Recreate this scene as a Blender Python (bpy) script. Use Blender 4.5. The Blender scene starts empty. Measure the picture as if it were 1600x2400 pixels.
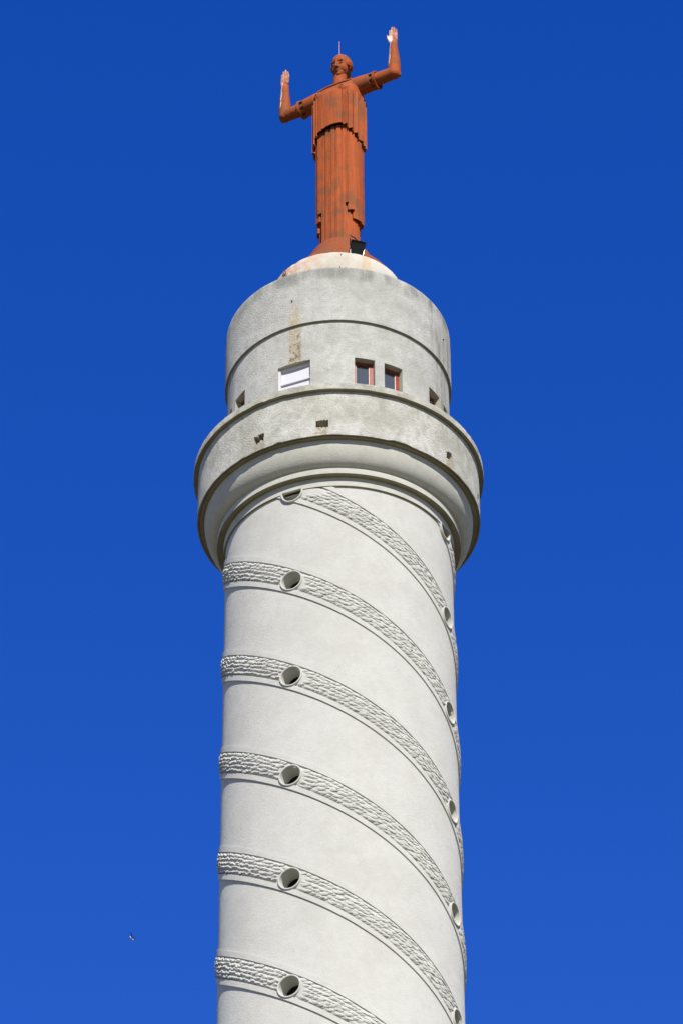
import bpy, bmesh, math, random
from mathutils import Vector, Matrix, noise
random.seed(7)
R_ = math.radians
PI = math.pi
scene = bpy.context.scene
COL = scene.collection

# ------------------------------------------------------------------ camera
F_PX, D_CAM, EYE = 9123.05, 80.982, 1.6
FW = Vector((7.24124e-04, 0.776036667, 0.630687376))
RT = Vector((0.99999062, 0.00213129, -0.00377061))
UP = Vector((0.00427031, -0.63068419, 0.77602784))
CAM = Vector((0.0, -D_CAM, EYE))
cam = bpy.data.cameras.new('camera'); camo = bpy.data.objects.new('camera', cam); COL.objects.link(camo)
m = Matrix((RT, UP, -FW)).transposed().to_4x4(); m.translation = CAM
camo.matrix_world = m
cam.sensor_fit = 'VERTICAL'; cam.sensor_height = 36.0; cam.lens = F_PX / 2400 * 36
cam.clip_start = 1.0; cam.clip_end = 20000
scene.camera = camo

# ------------------------------------------------------------------ sky, sun, exposure
SUN_AZ, SUN_EL = 9.0, 36.0          # azimuth measured from the camera's side of the tower, to the right
w = bpy.data.worlds.new('World'); scene.world = w; w.use_nodes = True
nt = w.node_tree; nt.nodes.clear()
sky = nt.nodes.new('ShaderNodeTexSky'); sky.sky_type = 'NISHITA'; sky.sun_disc = False
sky.sun_elevation = R_(SUN_EL); sky.sun_rotation = R_(180 - SUN_AZ)
sky.altitude = 600; sky.air_density = 1.0; sky.dust_density = 0.0; sky.ozone_density = 3.5
hs = nt.nodes.new('ShaderNodeHueSaturation'); hs.inputs['Hue'].default_value = 0.532; hs.inputs['Saturation'].default_value = 1.535; hs.inputs['Value'].default_value = 1.36
bg = nt.nodes.new('ShaderNodeBackground'); bg.inputs['Strength'].default_value = 0.12
out = nt.nodes.new('ShaderNodeOutputWorld')
gm = nt.nodes.new('ShaderNodeGamma'); gm.inputs['Gamma'].default_value = 0.78
nt.links.new(sky.outputs[0], gm.inputs['Color']); nt.links.new(gm.outputs[0], hs.inputs['Color']); nt.links.new(hs.outputs[0], bg.inputs['Color']); nt.links.new(bg.outputs[0], out.inputs['Surface'])
sun = bpy.data.lights.new('sun', 'SUN'); sun.energy = 4.9; sun.angle = R_(0.53); sun.color = (1.0, 0.95, 0.855)
suno = bpy.data.objects.new('sun', sun); COL.objects.link(suno)
sv = Vector((math.sin(R_(SUN_AZ)) * math.cos(R_(SUN_EL)), -math.cos(R_(SUN_AZ)) * math.cos(R_(SUN_EL)), math.sin(R_(SUN_EL))))
suno.rotation_euler = (-sv).to_track_quat('-Z', 'Y').to_euler()
suno.location = sv * 150
scene.view_settings.view_transform = 'Standard'; scene.view_settings.look = 'None'
scene.view_settings.exposure = 0.52; scene.view_settings.gamma = 1.0; scene.view_settings.use_curve_mapping = False

# ------------------------------------------------------------------ helpers
def ray(px, py): return (FW + RT * ((px - 800) / F_PX) + UP * ((1200 - py) / F_PX)).normalized()
def cyl(az, r, z): a = R_(az); return Vector((r * math.sin(a), -r * math.cos(a), z))

def mesh_obj(name, verts, faces, mat, parent=None, smooth=True, sharp=None):
    me = bpy.data.meshes.new(name); me.from_pydata([tuple(v) for v in verts], [], faces)
    me.materials.append(mat)
    if smooth:
        me.polygons.foreach_set('use_smooth', [True] * len(me.polygons))
        if sharp is not None: me.set_sharp_from_angle(angle=R_(sharp))
    me.update()
    o = bpy.data.objects.new(name, me); COL.objects.link(o)
    if parent: o.parent = parent
    return o
def bm_obj(name, bm, mat, parent=None, smooth=False, sharp=None):
    me = bpy.data.meshes.new(name); bmesh.ops.recalc_face_normals(bm, faces=bm.faces); bm.to_mesh(me); bm.free(); me.materials.append(mat)
    if smooth:
        me.polygons.foreach_set('use_smooth', [True] * len(me.polygons))
        if sharp is not None: me.set_sharp_from_angle(angle=R_(sharp))
    o = bpy.data.objects.new(name, me); COL.objects.link(o)
    if parent: o.parent = parent
    return o
def empty(name, loc=(0, 0, 0)):
    o = bpy.data.objects.new(name, None); COL.objects.link(o); o.location = loc; o.empty_display_size = .2
    return o
def tag(o, label, cat): o['label'] = label; o['category'] = cat; return o

# ------------------------------------------------------------------ node helper
class Mat:
    def __init__(s, name, rough=.9, spec=.3):
        s.m = bpy.data.materials.new(name); s.m.use_nodes = True; s.t = s.m.node_tree; s.t.nodes.clear()
        s.b = s.n('ShaderNodeBsdfPrincipled'); s.o = s.n('ShaderNodeOutputMaterial'); s.l(s.b.outputs[0], s.o.inputs[0])
        s.b.inputs['Roughness'].default_value = rough; s.b.inputs['Specular IOR Level'].default_value = spec
        s.co = s.n('ShaderNodeTexCoord').outputs['Object']
        s.xyz = None
    def n(s, t): return s.t.nodes.new(t)
    def l(s, a, b): s.t.links.new(a, b)
    def set(s, sock, v):
        if isinstance(v, (int, float)): sock.default_value = v
        elif isinstance(v, tuple): sock.default_value = v if len(v) == 4 or sock.type == 'VECTOR' else (*v, 1)
        else: s.l(v, sock)
    def math(s, op, a, b=0.0, c=0.0, clamp=False):
        k = s.n('ShaderNodeMath'); k.operation = op; k.use_clamp = clamp
        s.set(k.inputs[0], a); s.set(k.inputs[1], b)
        if op in ('MULTIPLY_ADD', 'SMOOTH_MIN'): s.set(k.inputs[2], c)
        return k.outputs[0]
    def sep(s):
        if not s.xyz:
            k = s.n('ShaderNodeSeparateXYZ'); s.l(s.co, k.inputs[0]); s.xyz = k.outputs
        return s.xyz
    def az(s):
        x = s.sep(); a = s.math('ARCTAN2', x[0], s.math('MULTIPLY', x[1], -1.0)); return s.math('MULTIPLY', a, 180 / PI)
    def z(s): return s.sep()[2]
    def noise(s, scale, detail=4, rough=.55, vec=None, dist=0.0):
        k = s.n('ShaderNodeTexNoise'); s.l(vec if vec is not None else s.co, k.inputs['Vector'])
        k.inputs['Scale'].default_value = scale; k.inputs['Detail'].default_value = detail; k.inputs['Roughness'].default_value = rough
        k.inputs['Distortion'].default_value = dist
        return k.outputs['Fac']
    def scaled(s, v):
        k = s.n('ShaderNodeMapping'); s.l(s.co, k.inputs['Vector']); k.inputs['Scale'].default_value = v; return k.outputs[0]
    def ramp(s, v, a, b, lo=0.0, hi=1.0):
        k = s.n('ShaderNodeMapRange'); k.interpolation_type = 'SMOOTHSTEP'; s.set(k.inputs[0], v)
        for i, q in zip((1, 2, 3, 4), (a, b, lo, hi)): s.set(k.inputs[i], q)
        return k.outputs[0]
    def band(s, v, c, half, soft):        # 1 inside |v-c|<half, soft edge
        d = s.math('ABSOLUTE', s.math('SUBTRACT', v, c)); return s.ramp(d, half + soft, half)
    def mul(s, *a):
        r = a[0]
        for q in a[1:]: r = s.math('MULTIPLY', r, q)
        return r
    def mix(s, f, a, b):
        k = s.n('ShaderNodeMix'); k.data_type = 'RGBA'; s.set(k.inputs[0], f); s.set(k.inputs[6], a); s.set(k.inputs[7], b); return k.outputs[2]
    def bump(s, h, strength=.5, dist=.02):
        k = s.n('ShaderNodeBump'); k.inputs['Strength'].default_value = strength; k.inputs['Distance'].default_value = dist
        s.l(h, k.inputs['Height']); s.l(k.outputs[0], s.b.inputs['Normal'])
    def color(s, c): s.set(s.b.inputs['Base Color'], c); return s.m

def plaster(name, base, dark, amt, grain=26, gs=.5, gd=.02):
    M = Mat(name, .95, .1); M.b.inputs['Diffuse Roughness'].default_value = .6
    cl = M.ramp(M.noise(.85, 5, .62), .40, .68)
    mid = M.ramp(M.noise(2.3, 4, .6, None, .4), .46, .66)
    fine = M.ramp(M.noise(7.5, 4, .65), .38, .74)
    c = M.mix(M.mul(cl, amt * .8), base, dark)
    c = M.mix(M.mul(mid, amt * .55), c, dark)
    c = M.mix(M.mul(fine, amt * .45), c, dark)
    lite = M.ramp(M.noise(1.7, 5, .6, None, .3), .54, .70)
    c = M.mix(M.mul(lite, amt * .5), c, tuple(min(.82, q * 1.1) for q in base))
    sp = M.ramp(M.noise(42, 3, .6), .58, .74)
    c = M.mix(M.mul(sp, .4 * amt + .10), c, tuple(q * .55 for q in base))
    rv = M.n('ShaderNodeMapping'); M.l(M.co, rv.inputs['Vector']); rv.inputs['Rotation'].default_value = (.61, .43, .87)
    h = M.math('ADD', M.noise(grain, 3, .6, rv.outputs[0], .8), M.mul(M.noise(3.2, 3, .5), .6))
    M.bump(h, gs, gd)
    return M, c

# ------------------------------------------------------------------ materials
def zc(z): return z + EYE
GREYDIRT = (.30, .30, .27)
# shaft: fairly clean white render
M, c = plaster('shaft_plaster', (.57, .564, .515), (.47, .46, .41), .5, 30, .75, .02)
st = M.ramp(M.noise(1.0, 4, .6, M.scaled((1.6, 1.6, .22))), .56, .75)
c = M.mix(M.mul(st, .22), c, (.52, .50, .43)); 
PL_SHAFT = M.color(c)
# mouldings under the gallery
M, c = plaster('moulding_plaster', (.54, .532, .47), (.40, .39, .32), .5, 24, .5, .018)
ck = None
for a_ in (-61.5, -50.5, -38.0, 44.0):
    q = M.band(M.math('ADD', M.az(), M.math('MULTIPLY', M.math('SUBTRACT', M.noise(3.0, 2), .5), 2.2)), a_, .12, .12); ck = q if ck is None else M.math('MAXIMUM', ck, q)
c = M.mix(M.mul(ck, .22), c, (.25, .24, .21)); PL_MOULD = M.color(c)
# garland relief
M, c = plaster('garland_plaster', (.535, .53, .48), (.42, .412, .36), .35, 40, .25, .01); PL_GARL = M.color(c)  # base greyed evenly to stand in for shadow among the leaves
# gallery wall: coarse, mottled, ochre below the outlets
M, c = plaster('gallery_plaster', (.61, .603, .545), (.38, .37, .30), 1.0, 26, 1.0, .04)
zz_, aa = M.z(), M.az()
stn = None
for a_ in (-33.2, -6.6, 50.3, 79.6):
    wob = M.math('MULTIPLY', M.math('SUBTRACT', M.noise(4.5, 3), .5), 5.0)
    q = M.mul(M.band(M.math('ADD', aa, wob), a_, 1.5, 1.6), M.ramp(zz_, zc(65.34), zc(65.62), 1.0, .8), M.ramp(zz_, zc(65.72), zc(65.62)), M.ramp(M.noise(8, 4, .7), .36, .6))
    stn = q if stn is None else M.math('MAXIMUM', stn, q)
c = M.mix(M.mul(stn, .8), c, (.33, .25, .12))
ed = M.mul(M.ramp(zz_, zc(65.50), zc(65.34)), M.ramp(M.noise(4, 4, .7), .42, .65))
c = M.mix(M.mul(ed, .5), c, GREYDIRT)
rn = M.mul(M.ramp(M.noise(3.4, 5, .65, M.scaled((1.0, 1.0, .14))), .5, .68), M.ramp(zz_, zc(65.9), zc(66.8), .1, 1.0)); c = M.mix(M.mul(rn, .5), c, (.28, .265, .20))
PL_GAL = M.color(c)
# cornice: lichen-grey
M, c = plaster('cornice_plaster', (.54, .53, .455), (.29, .28, .22), 1.0, 20, .8, .025)
q = M.ramp(M.noise(2.4, 6, .72), .5, .68); c = M.mix(M.mul(q, .6), c, (.25, .24, .20)); PL_COR = M.color(c)
# drum
M, c = plaster('drum_plaster', (.585, .58, .53), (.40, .395, .34), .85, 30, 1.0, .04)
zz_, aa = M.z(), M.az()
wob = M.math('SUBTRACT', M.noise(1.5, 4, .6), .5)
zt = M.math('ADD', zz_, M.math('MULTIPLY', wob, .9))
strk = M.noise(2.6, 5, .65, M.scaled((1.0, 1.0, .18)))
top = M.mul(M.ramp(zt, zc(71.2), zc(71.72)), M.ramp(strk, .3, .62))
c = M.mix(M.mul(top, .8), c, (.19, .192, .16))
bl = M.mul(.7, M.ramp(M.noise(1.3, 6, .7, None, .5), .5, .66), M.ramp(zz_, zc(69.0), zc(71.2), .35, 1.0)); c = M.mix(M.mul(bl, .33), c, (.33, .325, .275))
grey = M.mul(M.ramp(zz_, zc(69.5), zc(71.0)), .12); c = M.mix(grey, c, (.45, .45, .42))
# mould streaks on both flanks
fl = M.math('MAXIMUM', M.mul(M.ramp(aa, 46, 62), M.ramp(aa, 96, 78)), M.mul(M.ramp(aa, -58, -74), .8))
fl = M.mul(fl, M.ramp(strk, .44, .66), M.ramp(zz_, zc(67.2), zc(70.6), .55, 1.0)); c = M.mix(M.mul(fl, .75), c, (.24, .23, .19))
# ochre run-off below the pipe above the shuttered window
wob2 = M.math('MULTIPLY', M.math('SUBTRACT', M.noise(2.6, 5, .7), .5), 11.0)
half = M.ramp(zz_, zc(70.85), zc(70.2), .5, 2.3)
d = M.math('ABSOLUTE', M.math('SUBTRACT', M.math('ADD', aa, wob2), -22.3))
ru = M.mul(M.ramp(M.math('SUBTRACT', d, half), 2.6, -1.2), M.ramp(zz_, zc(70.87), zc(70.8)), M.ramp(zz_, zc(68.6), zc(68.9), .9, 1.0))
c = M.mix(M.mul(ru, M.ramp(M.noise(7, 5, .75), .34, .66), M.ramp(zz_, zc(70.9), zc(69.9), .6, .9)), c, (.46, .35, .18))
dk = M.mul(ru, M.ramp(M.noise(5.2, 5, .75), .5, .64), M.ramp(zz_, zc(70.0), zc(69.4))); c = M.mix(M.mul(dk, .95), c, (.14, .095, .045))
d2 = M.mul(M.ramp(M.math('ABSOLUTE', M.math('SUBTRACT', M.math('ADD', aa, M.mul(wob2, .6)), -19.8)), 1.5, .4), M.band(zz_, zc(69.25), .3, .35), M.ramp(M.noise(8, 4, .7), .38, .58)); c = M.mix(M.mul(d2, .75), c, (.16, .145, .09))
bw = M.mul(M.ramp(zz_, zc(69.96), zc(69.3), .9, .0), M.ramp(zz_, zc(69.99), zc(69.94)), M.ramp(M.noise(3.0, 5, .7, M.scaled((1.0, 1.0, .2))), .47, .66)); c = M.mix(M.mul(bw, .4), c, (.30, .285, .22))
# thin run on the right flank
d = M.math('ABSOLUTE', M.math('SUBTRACT', M.math('ADD', aa, M.mul(wob2, .35)), 67.2))
ru = M.mul(M.ramp(d, 1.9, .5), M.ramp(zz_, zc(70.9), zc(70.75)), M.ramp(M.noise(7, 4, .7), .3, .6)); c = M.mix(M.mul(ru, .7), c, (.30, .25, .13))
PL_DRUM = M.color(c)
# lantern base: cream with orange rust wash from the statue
M, c = plaster('cream_plaster', (.585, .56, .47), (.47, .43, .34), .8, 24, .5, .02)
zz_, aa = M.z(), M.az()
rs = M.mul(M.ramp(aa, -5, -45, .15, 1.0), M.ramp(M.noise(4.2, 6, .75), .42, .58)); c = M.mix(M.mul(rs, .7), c, (.58, .23, .10))
st = M.mul(M.band(M.math('ADD', aa, M.math('MULTIPLY', M.noise(5, 2), 4)), 28, 2.6, 3), .75); c = M.mix(st, c, (.52, .36, .16))
lc = M.mul(M.ramp(aa, 5, 40), .5); c = M.mix(lc, c, (.58, .56, .49)); PL_CREAM = M.color(c)
M, c = plaster('shade_toned_soffit_plaster', (.31, .285, .20), (.20, .185, .12), .8, 20, .5, .02); PL_SOF = M.color(c)  # darker olive base colour paints in the shade on the undersides
# soffit plaster inside openings
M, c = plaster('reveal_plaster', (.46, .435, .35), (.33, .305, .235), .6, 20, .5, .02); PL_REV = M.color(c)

# rust-orange painted statue metal
def rust(name, base=(.335, .072, .016), guano=True):
    M = Mat(name, .8, .16)
    v = M.noise(1.6, 6, .65, M.scaled((6.0, 6.0, .45)))
    b = M.noise(1.8, 5, .6)
    c = M.mix(M.mul(M.ramp(v, .36, .70), .7), base, tuple(q * f for q, f in zip(base, (.62, .72, 1.0))))
    c = M.mix(M.mul(M.ramp(b, .42, .64), .85), c, (.17, .062, .027))
    c = M.mix(M.mul(M.ramp(M.noise(2.5, 5, .7, M.scaled((7.0, 7.0, .35))), .52, .70), .62), c, (.10, .046, .027))
    c = M.mix(M.mul(M.ramp(M.noise(2.0, 5, .7, M.scaled((9.0, 9.0, .5))), .60, .70), .6), c, (.40, .125, .045))
    if guano:
        x, y, z = M.sep()
        ax = M.math('ABSOLUTE', x)
        hand = M.mul(M.ramp(ax, 1.45, 1.6), M.ramp(z, 9.0, 9.72), M.ramp(M.noise(7, 3, .6, M.scaled((2.6, 2.6, .4))), .47, .64), .8)
        sx = M.math('ADD', x, M.math('MULTIPLY', M.math('SUBTRACT', M.noise(2.2, 2), .5), .10))
        run = None
        for cx, hw in ((1.77, .010), (-1.88, .011), (1.71, .006)):
            q = M.ramp(M.math('ABSOLUTE', M.math('SUBTRACT', sx, cx)), hw + .012, hw); run = q if run is None else M.math('MAXIMUM', run, q)
        run = M.mul(run, M.ramp(z, 8.15, 8.3), M.ramp(M.noise(6, 3, .6, M.scaled((1, 1, .6))), .36, .48), M.ramp(y, .02, -.04))
        heel = M.mul(M.ramp(M.math('ABSOLUTE', M.math('SUBTRACT', x, 1.745)), .1, .05), M.band(z, 9.33, .10, .08), M.ramp(y, .03, -.03))
        headt = M.mul(M.ramp(ax, .34, .28), M.ramp(M.math('ADD', z, M.math('MULTIPLY', M.noise(12, 3), .30)), 9.46, 9.56), M.ramp(M.noise(15, 2, .5, M.scaled((2.2, 2.2, .3))), .5, .6))
        pale = M.mul(M.ramp(ax, 1.45, 1.6), M.ramp(z, 9.05, 9.38), M.ramp(M.noise(5, 3), .3, .6, .35, .7)); c = M.mix(pale, c, (.44, .21, .13))
        g = M.math('MAXIMUM', M.math('MAXIMUM', M.mul(hand, .35), M.mul(run, .9)), M.math('MAXIMUM', heel, M.mul(headt, .8)))
        c = M.mix(M.mul(g, .88), c, (.74, .62, .52))
    M.bump(M.math('ADD', M.noise(20, 4, .6), M.mul(v, 1.2)), .35, .02)
    return M.color(c)
RUST = rust('rusted_orange_metal')
RUST_PLAIN = rust('rusted_orange_dome', (.245, .062, .017), False)

def simple(name, col, rough=.6, spec=.4, n=None, metal=0.0):
    M = Mat(name, rough, spec); M.b.inputs['Metallic'].default_value = metal
    if n:
        c = M.mix(M.ramp(M.noise(n, 4, .65), .4, .7), col, tuple(q * .72 for q in col)); M.bump(M.noise(n * 3, 3), .2, .01)
        return M.color(c)
    return M.color(col)
RED = simple('red_brown_window_paint', (.24, .045, .018), .5, .4, 9)
WHITE = simple('white_window_paint', (.52, .52, .53), .5, .4)
PUTTY = simple('pale_putty', (.62, .58, .5), .8, .3, 20)
GLASS = simple('dark_window_glass', (.062, .07, .078), .08, .5)
DARKIN = simple('dark_interior_cap', (.008, .008, .009), .3, .3)  # near-black colour standing in for the unlit tower interior
BLACK = simple('black_lamp_housing', (.010, .010, .011), .42, .35, 14)
STEEL = simple('galvanised_steel', (.55, .55, .54), .45, .5, 12, .6)
LENS = simple('lamp_glass', (.05, .05, .06), .05, .5)
RODM = simple('copper_brown_rod', (.36, .20, .15), .5, .5)
BIRDK = simple('blue_black_feathers', (.012, .013, .018), .6, .3)
BIRDW = simple('white_feathers', (.75, .74, .72), .8, .2)
DIRTY = simple('dark_debris', (.07, .062, .05), .95, .1, 12)

# ------------------------------------------------------------------ ground
M = Mat('dry_park_ground', .95, .15)
g1 = M.ramp(M.noise(.02, 5, .6), .4, .62); g2 = M.noise(.7, 6, .65)
c = M.mix(g1, (.15, .122, .07), (.085, .085, .037)); c = M.mix(M.mul(g2, .5), c, (.165, .135, .08)); M.bump(g2, .4, .05)
GROUND = M.color(c)
bm = bmesh.new()
rings = [0, 8, 20, 45, 90, 200, 500, 1200, 3000, 7000]
prev = None
for r in rings:
    if r == 0: cur = [bm.verts.new((0, 0, 0))]
    else: cur = [bm.verts.new((r * math.cos(2 * PI * i / 64), r * math.sin(2 * PI * i / 64), 0)) for i in range(64)]
    if prev:
        for i in range(64):
            if len(prev) == 1: bm.faces.new((prev[0], cur[i], cur[(i + 1) % 64]))
            else: bm.faces.new((prev[i], cur[i], cur[(i + 1) % 64], prev[(i + 1) % 64]))
    prev = cur
g = bm_obj('ground', bm, GROUND); g['kind'] = 'structure'

# ------------------------------------------------------------------ tower
R0 = 3.0
tower = tag(empty('monument_tower'), 'tall round white plaster tower wrapped in spiralling laurel garlands with overhanging gallery', 'tower')

def rough_edge(az, seed, amp, chips=()):
    a = R_(az); n = noise.noise(Vector((math.cos(a) * 9, math.sin(a) * 9, seed))) * .6 + noise.noise(Vector((math.cos(a) * 30, math.sin(a) * 30, seed + 3))) * .4
    d = amp * n
    for c0, hw, dep in chips:
        t = abs(az - c0) / hw
        if t < 1: d += dep * (1 - t ** 4) * (.72 + .5 * noise.noise(Vector((az * 2.1, seed, 0))))
    return d
GAL_CHIPS = ((25.5, 5.2, .055), (-24.8, 1.6, .04), (-3.0, 5.0, .022), (-42, 2.0, .02), (57, 1.5, .022))
def gal_edge(az): return rough_edge(az, 1.0, .012, GAL_CHIPS)
def cor_edge(az): return rough_edge(az, 5.0, .014, ((-33, 3, .03), (-22, 2.5, .02), (12, 1.2, .015)))
def drum_edge(az): return rough_edge(az, 9.0, .006)
def cor_top(az): return rough_edge(az, 14.0, .022, ((-70, 1.5, -.03), (74, 2, -.03), (62, 1.5, -.025), (66, 1, -.03), (-28, 2, -.02)))
def roof_edge(az): return rough_edge(az, 21.0, .016)
def cream_edge(az): return rough_edge(az, 25.0, .018, ((-40, 3, -.02),))

def lathe(name, groups, mat, parent, step=1.0, edge=None, a0=-180, a1=180):
    """groups: list of smooth profile runs [(r,z) or (r,z,edgefunc)], one mesh"""
    n = int(round((a1 - a0) / step)); V, Fc = [], []
    for prof in groups:
        b = len(V); k = len(prof)
        for i in range(n):
            az = a0 + i * step
            for p in prof:
                dz = p[2](az) if len(p) > 2 and p[2] else 0
                V.append(cyl(az, p[0], zc(p[1]) + dz))
        for i in range(n):
            j = (i + 1) % n
            for q in range(k - 1): Fc.append((b + i * k + q, b + j * k + q, b + j * k + q + 1, b + i * k + q + 1))
    return mesh_obj(name, V, Fc, mat, parent, True)

def wall(name, r, z0, z1, opens, mat, parent, step=1.0, ebot=None, etop=None, zmid=(), rev=None, bow=0.0):
    """cylindrical wall with rectangular openings [(az0,az1,zb,zt,depth,ragged)] and reveals"""
    azs = set(round(-180 + i * step, 4) for i in range(int(360 / step)))
    zs = {z0, z1} | set(zmid)
    for o in opens: azs |= {round(o[0], 4), round(o[1], 4)}; zs |= {o[2], o[3]}
    azs = sorted(azs); zs = sorted(zs); n = len(azs)
    V, idx, Fc = [], {}, []
    def jit(az, z):
        for o in opens:
            if o[5] and o[0] - .01 <= az <= o[1] + .01 and o[2] - .001 <= z <= o[3] + .001:
                rr = random.Random(int(az * 977 + z * 3331)); return (rr.uniform(-.16, .16) * o[5], rr.uniform(-.03, .03) * o[5])
        return 0, 0
    def vid(i, z, rr=None):
        key = (i % n, z, rr)
        if key not in idx:
            az = azs[i % n]; ja, jz = jit(az, z)
            if z == z0 and ebot: jz += ebot(az)
            if z == z1 and etop: jz += etop(az)
            idx[key] = len(V); V.append(cyl(az + ja, rr if rr else r, zc(z) + jz))
        return idx[key]
    def inside(am, zm): return any(o[0] < am < o[1] and o[2] < zm < o[3] for o in opens)
    for i in range(n):
        a, b = azs[i], azs[(i + 1) % n] + (360 if i == n - 1 else 0); am = (a + b) / 2
        for z_a, z_b in zip(zs[:-1], zs[1:]):
            if not inside(am, (z_a + z_b) / 2): Fc.append((vid(i, z_a), vid(i + 1, z_a), vid(i + 1, z_b), vid(i, z_b)))
    ob = mesh_obj(name, V, Fc, mat, parent, True)
    # reveals as a part of the wall
    for o in opens:
        V2, F2 = [], []; ri = r - o[4]
        loop = []
        ia = [i for i in range(n) if o[0] - .001 <= azs[i] <= o[1] + .001]; iz = [z for z in zs if o[2] - 1e-6 <= z <= o[3] + 1e-6]
        for i in ia: loop.append((azs[i], iz[0]))
        for z in iz[1:]: loop.append((azs[ia[-1]], z))
        for i in reversed(ia[:-1]): loop.append((azs[i], iz[-1]))
        for z in reversed(iz[1:-1]): loop.append((azs[ia[0]], z))
        for az, z in loop:
            ja, jz = jit(az, z); V2.append(cyl(az + ja, r - .001, zc(z) + jz))
        ac = (o[0] + o[1]) / 2
        for az, z in loop:                       # parallel reveals (not radial)
            ja, jz = jit(az, z); P = cyl(az + ja, r, zc(z) + jz); P += cyl(ac, -o[4], 0) * 1.0; V2.append(P)
        k = len(loop)
        for q in range(k): F2.append((q, (q + 1) % k, k + (q + 1) % k, k + q))
        if o[5]: F2.append(tuple(range(k, 2 * k)))
        mesh_obj('opening_reveal', V2, F2, rev or mat, ob, False)
    return ob

# --- shaft with round openings
Z0, PITCH, A1 = 61.294, 3.0345, -23.504
RING_IN, RING_OUT, RING_PR, TUBE = .267, .312, .07, .46
holes = []
for k in range(-1, 7):
    hz_ = 64.2 if k < 0 else Z0 - k * PITCH     # the topmost pair is cut by the collar ring
    holes.append((A1, hz_)); holes.append((A1 + 90, hz_))
RB = 64.217
def shaft():
    U, Vh = math.degrees(.46 / R0), .46
    az_l = [-180 + i for i in range(360)]; az_l = sorted(set(az_l) | {A1 - U, A1 + U, A1 + 90 - U, A1 + 90 + U})
    zs = {-EYE, 64.6, 40.0, 20.0}
    for a, z in holes:
        if z + Vh < 64.6: zs |= {z - Vh, z + Vh}
        else: zs |= {z - Vh}
    zs = sorted(zs); V, idx, Fc = [], {}, []; n = len(az_l)
    def vid(i, z):
        kk = (i % n, z)
        if kk not in idx: idx[kk] = len(V); V.append(cyl(az_l[i % n], R0, zc(z)))
        return idx[kk]
    for i in range(n):
        a, b = az_l[i], az_l[(i + 1) % n] + (360 if i == n - 1 else 0); am = (a + b) / 2
        for z_a, z_b in zip(zs[:-1], zs[1:]):
            zm = (z_a + z_b) / 2
            if any(abs(am - h) < U and abs(zm - hz) < Vh for h, hz in holes): continue
            Fc.append((vid(i, z_a), vid(i + 1, z_a), vid(i + 1, z_b), vid(i, z_b)))
    N = 64
    for h, hz in holes:
        b = len(V); su = R_(U) * R0
        for q in range(N):
            t = 2 * PI * q / N; cu, cv = math.cos(t), math.sin(t)
            s = min(su / max(abs(cu), 1e-6), Vh / max(abs(cv), 1e-6))
            for f in (0.0, .5, 1.0):
                rr = .292 * (1 - f) + s * f
                V.append(cyl(h + math.degrees(cu * rr / R0), R0, zc(min(hz + cv * rr, 64.6))))
        for q in range(N):
            p = (q + 1) % N
            for f in (0, 1): Fc.append((b + q * 3 + f, b + q * 3 + f + 1, b + p * 3 + f + 1, b + p * 3 + f))
    return mesh_obj('shaft', V, Fc, PL_SHAFT, tower, True)
shaft()
lathe('plinth', [[(R0, .9 - EYE), (3.6, .7 - EYE)], [(3.6, .7 - EYE), (3.6, .02 - EYE)]], PL_SHAFT, tower, 3.0)

# --- portholes
for h, hz in holes:
    c0 = cyl(h, 0, zc(hz)); ax = cyl(h, 1, 0); tx = cyl(h + 90, 1, 0)
    N = 48
    prof = [(RING_OUT, 2.9), (RING_OUT, R0 + RING_PR - .012), (RING_OUT - .012, R0 + RING_PR), (RING_IN + .012, R0 + RING_PR), (RING_IN, R0 + RING_PR - .012), (RING_IN, R0 + RING_PR - TUBE)]
    V, Fc = [], []
    cut = zc(RB) + .02
    for q in range(N):
        t = 2 * PI * q / N
        for rr, d in prof:
            dd = d if d < 2.95 or rr == RING_IN and d < 2.8 else d + (math.sqrt(max(0, 1 - (rr * math.cos(t) / R0) ** 2)) - 1) * R0 * .35
            P = c0 + ax * dd + tx * (rr * math.cos(t)) + Vector((0, 0, rr * math.sin(t)))
            if hz > RB - .35: P.z = min(P.z, cut)
            V.append(P)
    k = len(prof)
    for q in range(N):
        p = (q + 1) % N
        for f in range(k - 1): Fc.append((q * k + f, q * k + f + 1, p * k + f + 1, p * k + f))
    po = mesh_obj('porthole', V, Fc, PL_GARL, tower, True, 35)
    V = [c0 + ax * (R0 + RING_PR - TUBE + .004) + tx * (.259 * math.cos(2 * PI * q / 32)) + Vector((0, 0, .259 * math.sin(2 * PI * q / 32))) for q in range(32)]
    if hz > RB - .35:
        for v in V: v.z = min(v.z, cut)
    mesh_obj('pane', V, [tuple(range(32))], DARKIN, po, False)  # black disc capping the tube in place of the dark room behind

# --- laurel garlands: four strands, each with two border strips, a bulged core and carved leaves
SL = PITCH / (R_(90) * R0); AL = math.atan(SL); CA, SA = math.cos(AL), math.sin(AL)
VC = .075                                   # centre of the garland above the portholes' centre line (vertical)
VH = .245                                   # half width across the strip
def near_hole(arc, z, rad):
    az = math.degrees(arc / R0)
    for h, hz in holes:
        da = (az - h + 180) % 360 - 180
        if math.hypot(R_(da) * R0, z - hz) < rad: return True
    return False
def sp(arc, z, h): return cyl(math.degrees(arc / R0), R0 + h, zc(z))
def bulge(v): return .002 + .034 * math.sqrt(max(0.0, 1 - (v / VH) ** 2))
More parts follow.
